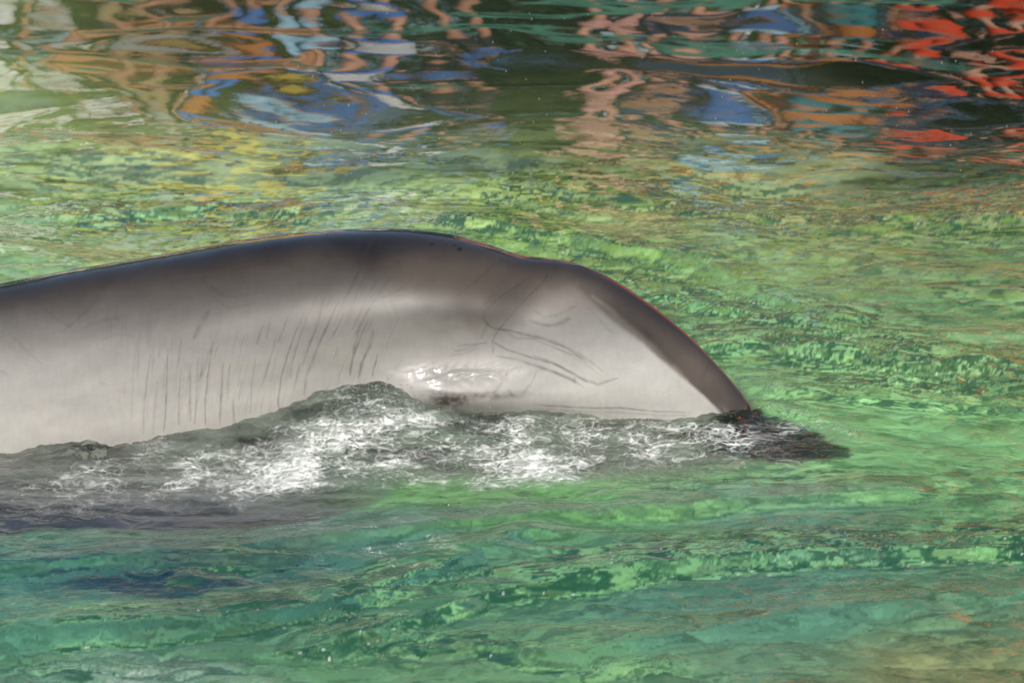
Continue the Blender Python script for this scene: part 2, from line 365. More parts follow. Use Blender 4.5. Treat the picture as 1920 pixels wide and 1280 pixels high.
    t.l(n2.outputs['Fac'], b2.inputs['Height']); t.l(b2.outputs[0], p.inputs['Coat Normal'])
    b3 = t.n('ShaderNodeBump'); b3.inputs['Strength'].default_value = .1; b3.inputs['Distance'].default_value = .001
    t.l(nz.outputs['Fac'], b3.inputs['Height']); t.l(b3.outputs[0], p.inputs['Normal'])
    t.l(p.outputs[0], t.out.inputs[0])
    f = grid_faces(nr, nc, wrap=True)
    capv = np.array([P[0].mean(0), P[-1].mean(0)])
    VV = np.concatenate([V0, capv]); cc = np.concatenate([col, col[[0, -1]]])
    j = np.arange(nc); j2 = (j + 1) % nc
    n0 = len(V0)
    caps = np.concatenate([np.stack([np.full(nc, n0), j2, j, j], -1)[:, :3], np.stack([np.full(nc, n0 + 1), (nr - 1) * nc + j, (nr - 1) * nc + j2], -1)])
    tri = np.concatenate([f[:, [0, 1, 2]], f[:, [0, 2, 3]]])
    allf = np.concatenate([tri, caps])[:, ::-1]
    o = mesh_obj('dolphin', VV, allf, t.m, attrs={'pigment': cc, 'wet': np.append(wet, [1, 1])})
    tag(o, 'grey dolphin with dark cape and raked pale flank, arching out of green water', 'dolphin')
    return us, X, P
us_, X_, P_ = build_dolphin()
# nearest surface of the flank at the water, per world x
_yf = P_[:, :, 1].min(1); _o = np.argsort(X_); XF, YF = X_[_o], _yf[_o]
UF = us_[_o]

# ------------------------------------------------------------------ water
SWELLS = [([(560, 1015), (900, 985), (1300, 950), (1650, 925)], 20, .016), ([(60, 1180), (400, 1165), (700, 1120), (900, 1050), (1000, 1010)], 26, .018),
          ([(620, 1215), (900, 1120), (1400, 1060), (1950, 1030)], 28, .016), ([(1100, 1230), (1500, 1170), (1950, 1120)], 26, .012), ([(0, 1060), (300, 1040), (500, 1045)], 18, .010),
          ([(880, 428), (1080, 450), (1300, 500), (1560, 598)], 16, .016), ([(1380, 660), (1600, 668), (1900, 690)], 18, .018), ([(1000, 345), (1400, 400), (1900, 425)], 16, .016),
          ([(1430, 740), (1600, 755), (1900, 770)], 16, .012), ([(60, 395), (300, 380), (600, 392)], 12, .012), ([(1250, 560), (1450, 610), (1700, 640), (1900, 640)], 12, .012), ([(600, 330), (900, 360), (1100, 400)], 14, .012)]
BANDS = [([(620, 1150), (760, 1110), (1000, 1085), (1200, 1075), (1450, 1050), (1700, 1035), (1950, 1015)], 30, .9),
         ([(150, 1180), (400, 1165), (560, 1150), (700, 1120), (800, 1060)], 22, .8), ([(560, 1170), (700, 1185), (850, 1190), (1000, 1225), (1250, 1260)], 20, .8),
         ([(300, 1215), (520, 1225), (800, 1205)], 14, .5), ([(350, 1090), (420, 1060), (450, 1045)], 22, .9), ([(1000, 930), (1400, 925), (1900, 900)], 22, .3),
         ([(0, 1230), (200, 1240), (420, 1262)], 25, .5), ([(120, 395), (350, 388), (560, 398)], 26, 1.0), ([(1200, 520), (1350, 560), (1550, 620)], 45, .8),
         ([(1400, 640), (1600, 680), (1900, 690)], 50, .8), ([(1500, 745), (1700, 720), (1900, 770)], 30, .5), ([(900, 430), (1050, 455), (1200, 500)], 30, .8),
         ([(1000, 350), (1400, 390), (1900, 410)], 45, .7)]
def band_field(U, V, x, y):
    u = U + 30 * fbm(x * 3, y * 3, 2, 341); v = V + 14 * fbm(x * 3.5, y * 3.5, 2, 343)
    f = 0
    for pts, wd, st in BANDS:
        d = None
        for i in range(len(pts) - 1):
            (x0, y0), (x1, y1) = pts[i], pts[i + 1]
            dx, dy = x1 - x0, (y1 - y0); q = dx * dx + dy * dy
            t = np.clip(((u - x0) * dx + (v - y0) * dy) / q, 0, 1)
            e = ((u - x0 - t * dx) / (wd * 1.8)) ** 2 + ((v - y0 - t * dy) / wd) ** 2
            d = e if d is None else np.minimum(d, e)
        f = f + st * np.exp(-d)
    return np.clip(f, 0, 1)
def chop_mask(U, V, x, y):
    c = band_field(U, V, x, y) + .34 * sst(300, 420, V) + .25 * np.exp(-((U - 1500) / 420) ** 2 - ((V - 600) / 170) ** 2)
    return c * (1 - .9 * sst(320, 220, V)) * (.75 + .5 * sst(-.25, .35, noise(x * 2.2, y * 1.1, 301)))
def water_height(x, y, U, V):
    far = sst(2.2, -0.3 + .8, -y + 1.5)          # placeholder blend, overwritten below
    dist = y - CAM[1]
    farw = sst(6.6, 9.0, dist)                   # long smooth swells towards the far bank
    h = 0
    wx = x + .25 * fbm(x * .9, y * .9, 2, 201); wy = y + .25 * fbm(x * .9 + 9, y * .9, 2, 211)
    h = h + .062 * fbm(wx * .70 - wy * .10, wy * .74, 2, 221, g=.24) * (.45 + .6 * farw)
    h = h + .055 * fbm(wx * .95 + wy * .75, wy * .80 - wx * .35, 2, 223, g=.22) * farw
    h = h + .011 * fbm(wx * 2.3 + wy * 1.1, wy * 1.9 - wx * .6, 2, 227, g=.30) * (.25 + .75 * farw)
    h = h + .010 * fbm(wx * 1.9, wy * 2.6, 2, 231, g=.3) * (1 - .35 * farw)
    h = h + .0022 * noise(wx * 5, wy * 7, 239) * (1 - .6 * farw)
    r = ridge(wx * 5 + .4 * noise(x * 11, y * 11, 5), wy * 7, 4, 311, .45)
    uq = U + 30 * fbm(x * 2, y * 2, 2, 343); vq = V + 10 * fbm(x * 2.5, y * 2.5, 2, 347)
    for pts, wd, am in SWELLS:
        d = None
        for (x0, y0), (x1, y1) in zip(pts[:-1], pts[1:]):
            dx, dy = x1 - x0, y1 - y0; t = np.clip(((uq - x0) * dx + (vq - y0) * dy) / (dx * dx + dy * dy), 0, 1)
            sg = vq - (y0 + t * dy); e = ((uq - x0 - t * dx) / (wd * 4)) ** 2 + (sg / np.where(sg > 0, wd * .7, wd * 1.5)) ** 2
            d = e if d is None else np.minimum(d, e)
        h = h + am * np.exp(-d)
    h0 = h
    rip = (1 - .88 * sst(320, 170, V))
    fx_ = wx * .94 - wy * .34; fy_ = wy * .94 + wx * .34
    h = h + rip * (.0056 * fbm(fx_ * 5, fy_ * 8, 2, 241, g=.4) + .0018 * noise(wx * 15 + 2 * noise(wx * 4, wy * 4, 9), wy * 24, 247)) * (.5 + .9 * sst(-.3, .3, noise(x * 1.4, y * 1.4, 249)))
    h = h + chop_mask(U, V, x, y) * (.0075 * r + .0028 * fbm(wx * 18, wy * 22, 2, 321))
    return h0, h
def build_water():
    ds = np.linspace(5.2, 26.5, 780)             # depression angles, degrees
    ys_in = CAM[1] + CAM[2] / np.tan(np.radians(ds[::-1]))
    ys = np.concatenate([np.linspace(-5.1, ys_in[0], 14, endpoint=False), ys_in])
    ys = ys[ys < 9.2]; ys = np.sort(np.concatenate([ys, [9.25], np.linspace(-.72, .0, 370) + 1.3e-4]))
    s = np.concatenate([-np.geomspace(9, .235, 26)[:-1], np.linspace(-.235, .235, 990), np.geomspace(.235, 9, 26)[1:]])
    yy = ys[:, None] * np.ones_like(s)[None]; dist = np.maximum(yy - CAM[1], 1.2)
    xx = np.clip(s[None] * dist, -11, 11)
    U, V = project(xx, yy, 0 * xx)
    h0, h = water_height(xx, yy, U, V)
    # water piled against the near flank
    yf = np.interp(xx, XF, YF); uf = np.interp(xx, XF, UF)
    yyf = np.minimum(yf, 0)
    _, zwl = at_y(uf, pl(uf, WL), yyf - .0)
    zwl = np.clip(zwl, -.05, .2)
    offt = sst(1372, 1402, uf); zwl = zwl * (1 - offt)
    dfr = yy - yyf                                # negative in front
    wfr = .10 + .12 * sst(.0, .12, zwl)
    pile = np.where(dfr < 0, np.exp(-(dfr / wfr) ** 2), 1 - sst(.1, .45, dfr))
    onb = sst(-700, -300, uf) * (1 - .5 * offt)
    base = h * (1 - .7 * np.exp(-(dfr / .25) ** 2) * onb)
    tl = np.exp(-((U - 1470) / 200) ** 4 - ((V - 822) / 80) ** 4)
    h = (base + zwl * pile * onb) * (1 - .6 * tl) + .012 * tl
    # keep the far side low behind the back
    # churn: broken water along the flank
    lowv = pl(U, [(-400, 1010), (0, 1000), (200, 985), (400, 950), (600, 925), (800, 915), (1000, 918), (1200, 912), (1350, 893), (1500, 882), (1620, 860), (1640, 840), (2300, 840)])
    band = sst(lowv + 14, lowv - 30, V + 20 * fbm(U / 90, V / 30, 3, 401)) * sst(.30, .05, dfr) * sst(1660, 1500, U)
    band = np.clip(band, 0, 1)
    inten = band * pl(U, [(-300, .4), (0, .45), (300, .5), (480, .8), (700, 1), (1200, 1), (1400, .75), (1600, .4)])
    ss = yy + 3.2 * zwl * pile * onb                 # runs up the slope of the piled water
    wx = xx + .03 * fbm(xx * 14, ss * 14, 2, 411); wy = ss + .03 * fbm(xx * 12, ss * 12, 2, 415)
    r1 = ridge(wx * 8.5, wy * 12, 3, 421, .45); r2 = fbm(wx * 40, wy * 34, 3, 431)
    wf1, wf2 = worley(wx * 22 + .5 * noise(wx * 40, wy * 40, 3), wy * 24, 441)
    wg1, wg2 = worley(wx * 55, wy * 50, 443)
    dome = np.sqrt(np.clip(1 - (wf1 / .62) ** 2, 0, 1)); dome2 = np.sqrt(np.clip(1 - (wg1 / .62) ** 2, 0, 1))
    h = h + inten * (1 - .75 * offt) * (.010 * (r1 - .45) + .0018 * r2 + .0060 * dome * sst(-.1, .35, noise(wx * 5, wy * 6, 449)) + .0022 * dome2 + .010 * noise(wx * 6, wy * 6, 447))
    # lesser heap of clear bubbles at the far left, wake trail right of the tail
    heap = np.exp(-((U - 175) / 80) ** 2 - ((V - 850) / 24) ** 2)
    h = h + heap * (.02 + .006 * r2)
    trail = np.exp(-((V - pl(U, [(1400, 765), (1500, 790), (1620, 830)])) / 16) ** 2) * sst(1400, 1430, U) * sst(1650, 1590, U)
    h = h + trail * (.004 + .006 * r2)
    # ring ripples
    for u0, v0, am in [(280, 1066, .003)]:
        x0, y0 = at_z(u0, v0); rr = np.hypot(xx - x0, yy - y0)
        h = h + am * np.cos(rr * 150) * np.exp(-(rr / .05) ** 2)
    # slopes
    hy = np.gradient(h, axis=0) / np.gradient(yy, axis=0)
    hx = np.gradient(h, axis=1) / np.maximum(np.gradient(xx, axis=1), 1e-6)
    # ---------------- painted, algae-grown bottom bent by the slopes, plus painted-in reflections and wave shading
    K = .8
    sy = np.gradient(h0, axis=0) / np.gradient(yy, axis=0); sx = np.gradient(h0, axis=1) / np.maximum(np.gradient(xx, axis=1), 1e-6)
    cy_, cx_ = hy - sy, hx - sx
    bx = xx + .14 * np.tanh(K * sx / .14) + .055 * np.tanh(cx_ * 2.2); by = yy + .14 * np.tanh(K * sy / .14) + .085 * np.tanh(cy_ * 2.2)
    BU, BV = project(bx, by, 0 * bx)
    CP = [  # (u, v, r, g, b, radius)
        (0, 60, .10, .15, .035), (400, 40, .09, .11, .04), (900, 60, .05, .09, .05), (1300, 60, .07, .09, .045), (1750, 90, .025, .04, .018),
        (0, 160, .16, .26, .05), (250, 190, .15, .22, .05), (600, 200, .08, .12, .05), (1050, 210, .10, .15, .05), (1500, 200, .08, .11, .06), (1850, 200, .025, .04, .018),
        (0, 300, .20, .32, .09), (350, 280, .20, .28, .08), (700, 300, .11, .19, .08), (1100, 300, .12, .18, .05), (1400, 300, .13, .19, .06), (1850, 310, .06, .08, .03),
        (80, 390, .17, .33, .12), (300, 400, .09, .24, .08), (600, 380, .18, .31, .09), (900, 380, .20, .33, .06), (1200, 390, .17, .27, .06), (1500, 390, .16, .22, .05), (1850, 400, .12, .18, .05),
        (100, 460, .17, .36, .13), (500, 460, .17, .36, .11), (1050, 450, .14, .32, .05), (1300, 480, .11, .27, .06), (1600, 470, .13, .24, .06), (1850, 500, .10, .22, .07),
        (1350, 600, .08, .29, .09), (1650, 600, .09, .26, .08), (1880, 640, .11, .26, .08), (1500, 700, .10, .32, .09), (1800, 760, .10, .34, .09),
        (1700, 860, .10, .34, .10), (1880, 860, .10, .33, .09), (0, 850, .12, .14, .12), (400, 880, .12, .15, .11), (800, 850, .17, .20, .16), (1200, 860, .14, .18, .12), (1600, 900, .10, .33, .09),
        (0, 940, .10, .12, .11), (300, 930, .09, .12, .11), (600, 930, .06, .22, .06), (900, 940, .05, .25, .045), (1200, 930, .07, .27, .06), (1450, 950, .07, .24, .12),
        (60, 1010, .02, .16, .10), (400, 1000, .04, .11, .08), (700, 1000, .03, .17, .12), (1100, 1010, .05, .22, .08), (1500, 1000, .06, .22, .12), (1850, 1000, .08, .30, .09),
        (60, 1080, .015, .16, .11), (260, 1090, .006, .05, .08), (430, 1080, .01, .10, .07), (700, 1080, .02, .16, .11), (1100, 1070, .04, .21, .08), (1500, 1080, .045, .20, .12), (1850, 1080, .06, .22, .10),
        (60, 1150, .025, .17, .10), (300, 1160, .04, .20, .09), (600, 1160, .03, .17, .08), (900, 1150, .04, .20, .08), (1300, 1150, .04, .19, .11), (1800, 1160, .06, .20, .09),
        (60, 1240, .04, .22, .09), (250, 1260, .12, .26, .18), (600, 1240, .06, .23, .08), (1000, 1240, .07, .24, .08), (1400, 1240, .07, .20, .09), (1750, 1250, .17, .21, .06), (1900, 1210, .15, .20, .06)]
    cp = np.array(CP)  # some points carry mirrored navy, grey and orange as colour
    num = np.zeros(xx.shape + (3,)); den = np.zeros(xx.shape)
    qu = BU + 40 * fbm(bx * 4, by * 4, 3, 501); qv = BV + 14 * fbm(bx * 4 + 3, by * 4, 3, 511)
    for c in cp:
        sv = pl(c[1], [(0, 42), (400, 32), (900, 34), (1250, 42)])
        ww = np.exp(-((qu - c[0]) / 165) ** 2 - ((qv - c[1]) / sv) ** 2) + 1e-9 * np.exp(-(((qu - c[0]) / 900) ** 2 + ((qv - c[1]) / 300) ** 2).clip(0, 60))
        num += ww[..., None] * c[2:5]; den += ww
    col = num / den[..., None] * 1.12
    # patches of lighter algae and darker gaps, with mirrored light and dark painted in
    bf = band_field(BU, BV, bx, by)
    n1 = fbm(bx * 1.9, by * 2.3, 3, 521, g=.5); n2 = fbm(bx * 6 + 1.5 * n1, by * 11, 4, 531, g=.6)
    calm = sst(260, 150, V)
    li = sst(-.02, .20, n1 + .5 * n2 + .22 * (bf - .4)); dk = sst(.08, .26, -n2 - .35 * n1 + .10 * bf)
    amp = .26 + .40 * bf + .55 * np.exp(-((V - 320) / 85) ** 2)
    col = col * (1 + (amp * (1 - .6 * calm))[..., None] * (.42 * li * (1 - dk) - .60 * dk)[..., None])
    gr = .75 * np.clip(bf * li * (1 - dk), 0, 1)[..., None] * sst(900, 1000, V)[..., None]
    col = col * (1 - .8 * gr) + np.array([.075, .31, .065]) * .8 * gr
    lum = col @ np.array([.25, .65, .10]); col = col * .86 + lum[..., None] * np.array([.15, .13, .13])
    # the far half is darkened so that the mirrored bank stands out more
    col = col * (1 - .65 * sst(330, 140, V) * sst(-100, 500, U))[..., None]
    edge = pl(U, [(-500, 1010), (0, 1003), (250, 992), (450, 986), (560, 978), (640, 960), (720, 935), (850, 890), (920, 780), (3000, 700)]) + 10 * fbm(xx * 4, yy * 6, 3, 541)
    mirror_veil = sst(5, -5, V - edge) * sst(900, 560, U) * sst(780, 860, V)  # the body's reflection painted in as grey, dark at its lower edge
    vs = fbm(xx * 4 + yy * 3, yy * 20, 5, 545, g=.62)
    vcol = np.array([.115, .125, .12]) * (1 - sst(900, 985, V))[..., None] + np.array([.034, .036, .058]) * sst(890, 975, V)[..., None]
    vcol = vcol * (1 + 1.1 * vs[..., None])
    col = col * (1 - .85 * mirror_veil[..., None]) + vcol * .85 * mirror_veil[..., None]
    ch = (inten * sst(-.45, -.2, dfr))[..., None]
    cn = fbm(wx * 8, wy * 9, 4, 551, g=.6)
    ccol = np.array([.12, .155, .12]) * (1 + 1.3 * cn)[..., None]
    col = col * (1 - .8 * ch) + .8 * ch * ccol
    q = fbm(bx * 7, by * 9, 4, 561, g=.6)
    nv = sst(.36, .52, .85 * np.exp(-((BU - 320) / 190) ** 2 - ((BV - 1096) / 34) ** 2) + .95 * q + .3 * np.exp(-((BU - 560) / 160) ** 2 - ((BV - 1062) / 18) ** 2))[..., None] * .85  # dark reflection of the dolphin's back painted in as navy patches
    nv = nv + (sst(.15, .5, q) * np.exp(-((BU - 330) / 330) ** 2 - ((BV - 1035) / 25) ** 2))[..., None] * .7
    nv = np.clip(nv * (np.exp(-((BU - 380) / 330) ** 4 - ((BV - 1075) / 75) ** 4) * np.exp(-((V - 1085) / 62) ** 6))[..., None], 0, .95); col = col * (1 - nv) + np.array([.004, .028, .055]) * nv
    n3 = fbm(bx * 10 + n2, by * 22, 3, 571, g=.6); n4 = fbm(bx * 7, by * 19 + n2, 4, 577, g=.6)
    fine = sst(300, 400, V) * (1 - .8 * inten) * (1 - .5 * mirror_veil)
    col = col * (1 + (fine * (.26 * sst(.06, .30, n4) - .32 * sst(.12, .34, n3)))[..., None])  # ripple light and dark painted in as fine streaks
    sp = (np.clip(bf * 1.5, 0, 1) * sst(.10, .22, fbm(bx * 13 + 3, by * 17, 3, 587, g=.6)) * (1 - inten) * sst(320, 400, V))[..., None]
    col = col * (1 - .75 * sp) + np.array([.008, .075, .035]) * .75 * sp  # dark wave facets painted in as specks
    sa = fbm(bx * 21 + 5, by * 24, 2, 701, g=.6); sb = fbm(bx * 13, by * 20 + 3, 3, 703, g=.6); pz = fbm(xx * 2.1, yy * 1.6, 2, 705)
    bz = np.clip(.40 + .9 * bf + 1.0 * pz, 0, 1.2)
    gate = sst(230, 340, V) * (1 - inten) * (1 - mirror_veil) * (1 - .55 * sst(880, 960, V) * (1 - bf))
    dkm = np.clip(gate * bz * sst(.05, .20, sb + .35 * sa), 0, .9)[..., None]
    ltm = np.clip(gate * bz * sst(.08, .22, -sb + .5 * sa), 0, .7)[..., None]
    wr = (sst(950, 800, V) * sst(200, 900, U))[..., None]
    col = col * (1 - dkm) + (np.array([.010, .085, .042]) * (1 - wr) + np.array([.022, .095, .038]) * wr) * dkm  # dark troughs and light crests of small waves painted in
    col = col * (1 - ltm) + (col * 1.25 + np.array([.045, .05, .012])) * ltm
    lm = (col @ np.array([.25, .65, .10]))[..., None]; col = col * .86 + lm * .14 * np.array([1.1, 1.0, .8])
    yl = (fine * sst(.12, .24, fbm(bx * 6 + 7, by * 16, 3, 583)) * sst(1000, 400, V))[..., None]
    col = col * (1 - .4 * yl) + np.array([.22, .36, .06]) * .4 * yl
    col = col * (1 + .08 * sst(240, 330, V) * sst(1000, 850, V) * (1 - inten))[..., None]
    col = col * (1 + .15 * np.exp(-((U - 50) / 420) ** 2 - ((V - 230) / 110) ** 2))[..., None]
    st = 0  # pale streak painted in as the reflection of the body
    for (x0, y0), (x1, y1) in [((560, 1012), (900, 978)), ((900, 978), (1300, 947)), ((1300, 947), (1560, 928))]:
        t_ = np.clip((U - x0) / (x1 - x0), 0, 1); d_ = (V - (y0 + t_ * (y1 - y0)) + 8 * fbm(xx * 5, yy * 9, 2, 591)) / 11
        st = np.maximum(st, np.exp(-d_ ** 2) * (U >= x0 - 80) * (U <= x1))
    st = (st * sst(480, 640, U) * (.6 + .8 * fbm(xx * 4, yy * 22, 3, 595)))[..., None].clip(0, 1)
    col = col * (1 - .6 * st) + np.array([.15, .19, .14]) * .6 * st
    # ---------------- foam
    fo = ridge(wx * 7, wy * 6.5, 4, 601, .6) ; fz = fbm(wx * 3.2, wy * 2.6, 3, 611)
    lace = np.clip((ridge(wx * 30 + fz, wy * 20, 4, 621, .65) - .50) * 3.0, 0, 1)
    web = sst(.16, .0, wf2 - wf1) * .8 + sst(.22, .0, wg2 - wg1) * .45
    V2 = project(xx, yy, h)[1]; lowm = .12 + .88 * sst(762, 838, V2 + 14 * fz)
    lace2 = np.clip((1 - np.abs(noise(wx * 24 + 1.2 * fz, wy * 22, 651)) * 9), 0, 1) * .7 + np.clip((1 - np.abs(noise(wx * 48, wy * 40, 653)) * 8), 0, 1) * .5
    foam = lowm * inten * (np.clip(.02 + 1.3 * (fo - .42) + 1.4 * fz, 0, 1) * (.15 + .55 * lace + .6 * web) + .30 * web * sst(-.3, .2, fz) + .2 * lace2)
    spots = [(640, 905, 110, 14, .8), (560, 880, 90, 16, .7), (1010, 885, 60, 18, .9), (800, 860, 120, 16, .6), (960, 850, 70, 20, .7), (420, 905, 120, 16, .5), (690, 840, 110, 18, .5), (1200, 870, 80, 16, .4)]
    tailz = np.exp(-((U - 1450) / 150) ** 2 - ((V - 825) / 45) ** 2)
    for u0, v0, su, sv, am in spots:
        foam += .6 * am * np.exp(-((U - u0) / su) ** 2 - ((V - v0) / sv) ** 2) * np.clip(.1 + lace + fz, 0, 1)
    foam += .35 * trail * lace + .5 * tailz * web * sst(-.2, .2, fz)
    foam += .5 * np.exp(-((U - 1600) / 60) ** 2 - ((V - 575) / 8) ** 2) * lace
    foam += .35 * np.exp(-((U - 230) / 70) ** 2 - ((V - 1262) / 30) ** 2) * sst(-.2, .3, n2)
    foam = np.clip((foam - .07) * 1.35 * (1 - .6 * offt * band), 0, .85)
    foam = np.maximum(foam, .6 * sst(.44, .52, noise(xx * 90, yy * 66, 661)) * np.clip(bf * 1.5, 0, 1) * sst(330, 420, V) * sst(-.1, .2, noise(xx * 5, yy * 5, 663)))  # white specks painted into the foam as sun sparkles
    tq = V + 12 * fbm(xx * 22, yy * 24, 3, 671); tail = sst(-7, 5, tq - pl(U, [(1330, 770), (1400, 772), (1430, 785), (1520, 818), (1600, 855)])) * sst(7, -7, tq - pl(U, [(1300, 868), (1480, 876), (1560, 872), (1600, 860)])) * sst(1280, 1380, U) * sst(1600, 1590, U)
    clear = np.clip(inten * .38 * sst(-.5, -.0, dfr) + .72 * tail + .7 * heap, 0, .92)
    P = np.stack([xx, yy, h], -1).reshape(-1, 3)
    nr, nc = xx.shape
    print('water verts', nr * nc)
    t = NT('pool_water')
    ac = t.n('ShaderNodeAttribute', attribute_name='depth_mirror_colour')
    af = t.n('ShaderNodeAttribute', attribute_name='foam'); acl = t.n('ShaderNodeAttribute', attribute_name='clear')
    up = t.n('ShaderNodeCombineXYZ'); up.inputs[2].default_value = 1
    tc = t.n('ShaderNodeTexCoord')
    mp = t.n('ShaderNodeMapping'); mp.inputs['Scale'].default_value = (1, 1.3, 1); t.l(tc.outputs['Object'], mp.inputs[0])
    nz = t.n('ShaderNodeTexNoise'); nz.inputs['Scale'].default_value = 16; nz.inputs['Detail'].default_value = 3; nz.inputs['Distortion'].default_value = .8
    t.l(mp.outputs[0], nz.inputs['Vector'])
    ach = t.n('ShaderNodeAttribute', attribute_name='chop')
    bs = t.n('ShaderNodeMath', operation='MULTIPLY_ADD'); bs.inputs[1].default_value = .6; bs.inputs[2].default_value = .03; t.l(ach.outputs['Fac'], bs.inputs[0])
    bp = t.n('ShaderNodeBump'); bp.inputs['Distance'].default_value = .02
    t.l(bs.outputs[0], bp.inputs['Strength']); t.l(nz.outputs['Fac'], bp.inputs['Height'])
    df = t.n('ShaderNodeBsdfDiffuse'); t.l(ac.outputs['Color'], df.inputs['Color']); 
    gm = t.n('ShaderNodeNewGeometry'); vm = t.n('ShaderNodeMix', data_type='VECTOR'); vm.inputs[0].default_value = .72
    t.l(up.outputs[0], vm.inputs[4]); t.l(gm.outputs['Normal'], vm.inputs[5]); vn = t.n('ShaderNodeVectorMath', operation='NORMALIZE')
    t.l(vm.outputs[1], vn.inputs[0]); t.l(vn.outputs[0], df.inputs['Normal'])
    tr = t.n('ShaderNodeBsdfTransparent'); tr.inputs[0].default_value = (.80, .90, .84, 1)
    m1 = t.n('ShaderNodeMixShader'); t.l(acl.outputs['Fac'], m1.inputs[0]); t.l(df.outputs[0], m1.inputs[1]); t.l(tr.outputs[0], m1.inputs[2])
    gl = t.n('ShaderNodeBsdfGlossy'); gl.inputs['Roughness'].default_value = .025; t.l(bp.outputs[0], gl.inputs['Normal'])
    fr = t.n('ShaderNodeFresnel'); fr.inputs[0].default_value = 1.42; t.l(bp.outputs[0], fr.inputs['Normal'])
    m2 = t.n('ShaderNodeMixShader'); t.l(fr.outputs[0], m2.inputs[0]); t.l(m1.outputs[0], m2.inputs[1]); t.l(gl.outputs[0], m2.inputs[2])
    fd = t.n('ShaderNodeBsdfPrincipled'); fd.inputs['Base Color'].default_value = (.74, .75, .71, 1); fd.inputs['Roughness'].default_value = .25
    t.l(bp.outputs[0], fd.inputs['Normal'])
    m3 = t.n('ShaderNodeMixShader'); t.l(af.outputs['Fac'], m3.inputs[0]); t.l(m2.outputs[0], m3.inputs[1]); t.l(fd.outputs[0], m3.inputs[2])
    t.l(m3.outputs[0], t.out.inputs[0])
    chopa = np.clip(np.exp(-((U - 1350) / 520) ** 2 - ((V - 600) / 170) ** 2) + inten + .35 * sst(430, 1000, V), .0, 1) * (1 - .9 * sst(380, 250, V))
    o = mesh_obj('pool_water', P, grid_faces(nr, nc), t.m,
                 attrs={'depth_mirror_colour': np.clip(col, .004, .7).reshape(-1, 3), 'foam': foam.ravel(), 'clear': clear.ravel(), 'chop': chopa.ravel()})
    tag(o, 'choppy green pool water broken into foam along the dolphin', kind='structure')
    return xx, yy, h, U, V
WX, WY, WH, WU, WV = build_water()

# ------------------------------------------------------------------ pool, banks, ground
def box(name, x0, x1, y0, y1, z0, z1, mat, parent=None):
    v = [(x, y, z) for x in (x0, x1) for y in (y0, y1) for z in (z0, z1)]
    f = [(0, 1, 3, 2), (4, 6, 7, 5), (0, 4, 5, 1), (2, 3, 7, 6), (0, 2, 6, 4), (1, 5, 7, 3)]
    return mesh_obj(name, v, f, mat, parent, smooth=False)
M_floor = plain('green_pool_paint', (.06, .24, .09), .8, .4, 1.5)
M_wall = plain('green_wall_paint', (.03, .16, .10), .6, .4, 2.5)
M_deck = plain('pale_concrete', (.42, .41, .38), .85, .2, 4)
M_soil = plain('lawn', (.06, .11, .03), .95, .4, 3)
tag(box('pool_floor', -11.2, 11.2, -5.2, 9.4, -1.5, -1.4, M_floor), kind='structure')
tag(box('pool_wall', -11.3, 11.3, 9.3, 9.5, -1.4, .20, M_wall), kind='structure')
tag(box('pool_wall', -11.3, 11.3, -5.4, -5.1, -1.4, .20, M_wall), kind='structure')
tag(box('pool_wall', -11.3, -10.95, -5.1, 9.3, -1.4, .20, M_wall), kind='structure')
tag(box('pool_wall', 10.95, 11.3, -5.1, 9.3, -1.4, .20, M_wall), kind='structure')
M_terra = plain('terracotta_render', (.48, .22, .10), .8, .3, 3)
M_redw = plain('red_render', (.62, .07, .02), .8, .3, 3)
def planter(x0, x1, y, ht, m_, label):  # walls added out of view for warm reflections along the back
    o = empty('added_planter_wall', ((x0 + x1) / 2, y, .2)); tag(o, label, 'planter'); hx = (x1 - x0) / 2
    box('wall_face', -hx, hx, -.14, .14, 0, ht, m_, o); box('coping', -hx - .03, hx + .03, -.17, .17, ht + .002, ht + .06, M_deck, o)
planter(-3.0, -1.3, 12.35, .8, M_terra, 'long terracotta planter wall added on the unseen far bank at left for its reflection')
planter(3.5, 7.5, 12.35, 1.1, M_redw, 'long red planter wall added on the unseen far bank at right for its reflection')
# deck ring and lawn to the horizon
def ring(name, a, b, z, mat):
    (x0, x1, y0, y1), (X0, X1, Y0, Y1) = a, b
    v = [(x0, y0, z), (x1, y0, z), (x1, y1, z), (x0, y1, z), (X0, Y0, z), (X1, Y0, z), (X1, Y1, z), (X0, Y1, z)]
    f = [(4, 5, 1, 0), (5, 6, 2, 1), (6, 7, 3, 2), (7, 4, 0, 3)]
    return tag(mesh_obj(name, v, f, mat, smooth=False), kind='structure')
ring('pool_deck', (-11, 11, -5.15, 9.32), (-14, 14, -9, 12.3), .21, M_deck)
ring('lawn', (-13.9, 13.9, -8.9, 12.2), (-900, 900, -900, 900), .205, M_soil)

def tube(pts, rs, n=8):
    pts = np.array(pts, float); v = []; 
    for p, r_ in zip(pts, rs):
        for k in range(n): v.append(p + r_ * np.array([math.cos(2 * math.pi * k / n), math.sin(2 * math.pi * k / n), 0]))
    return np.array(v), grid_faces(len(pts), n, True)
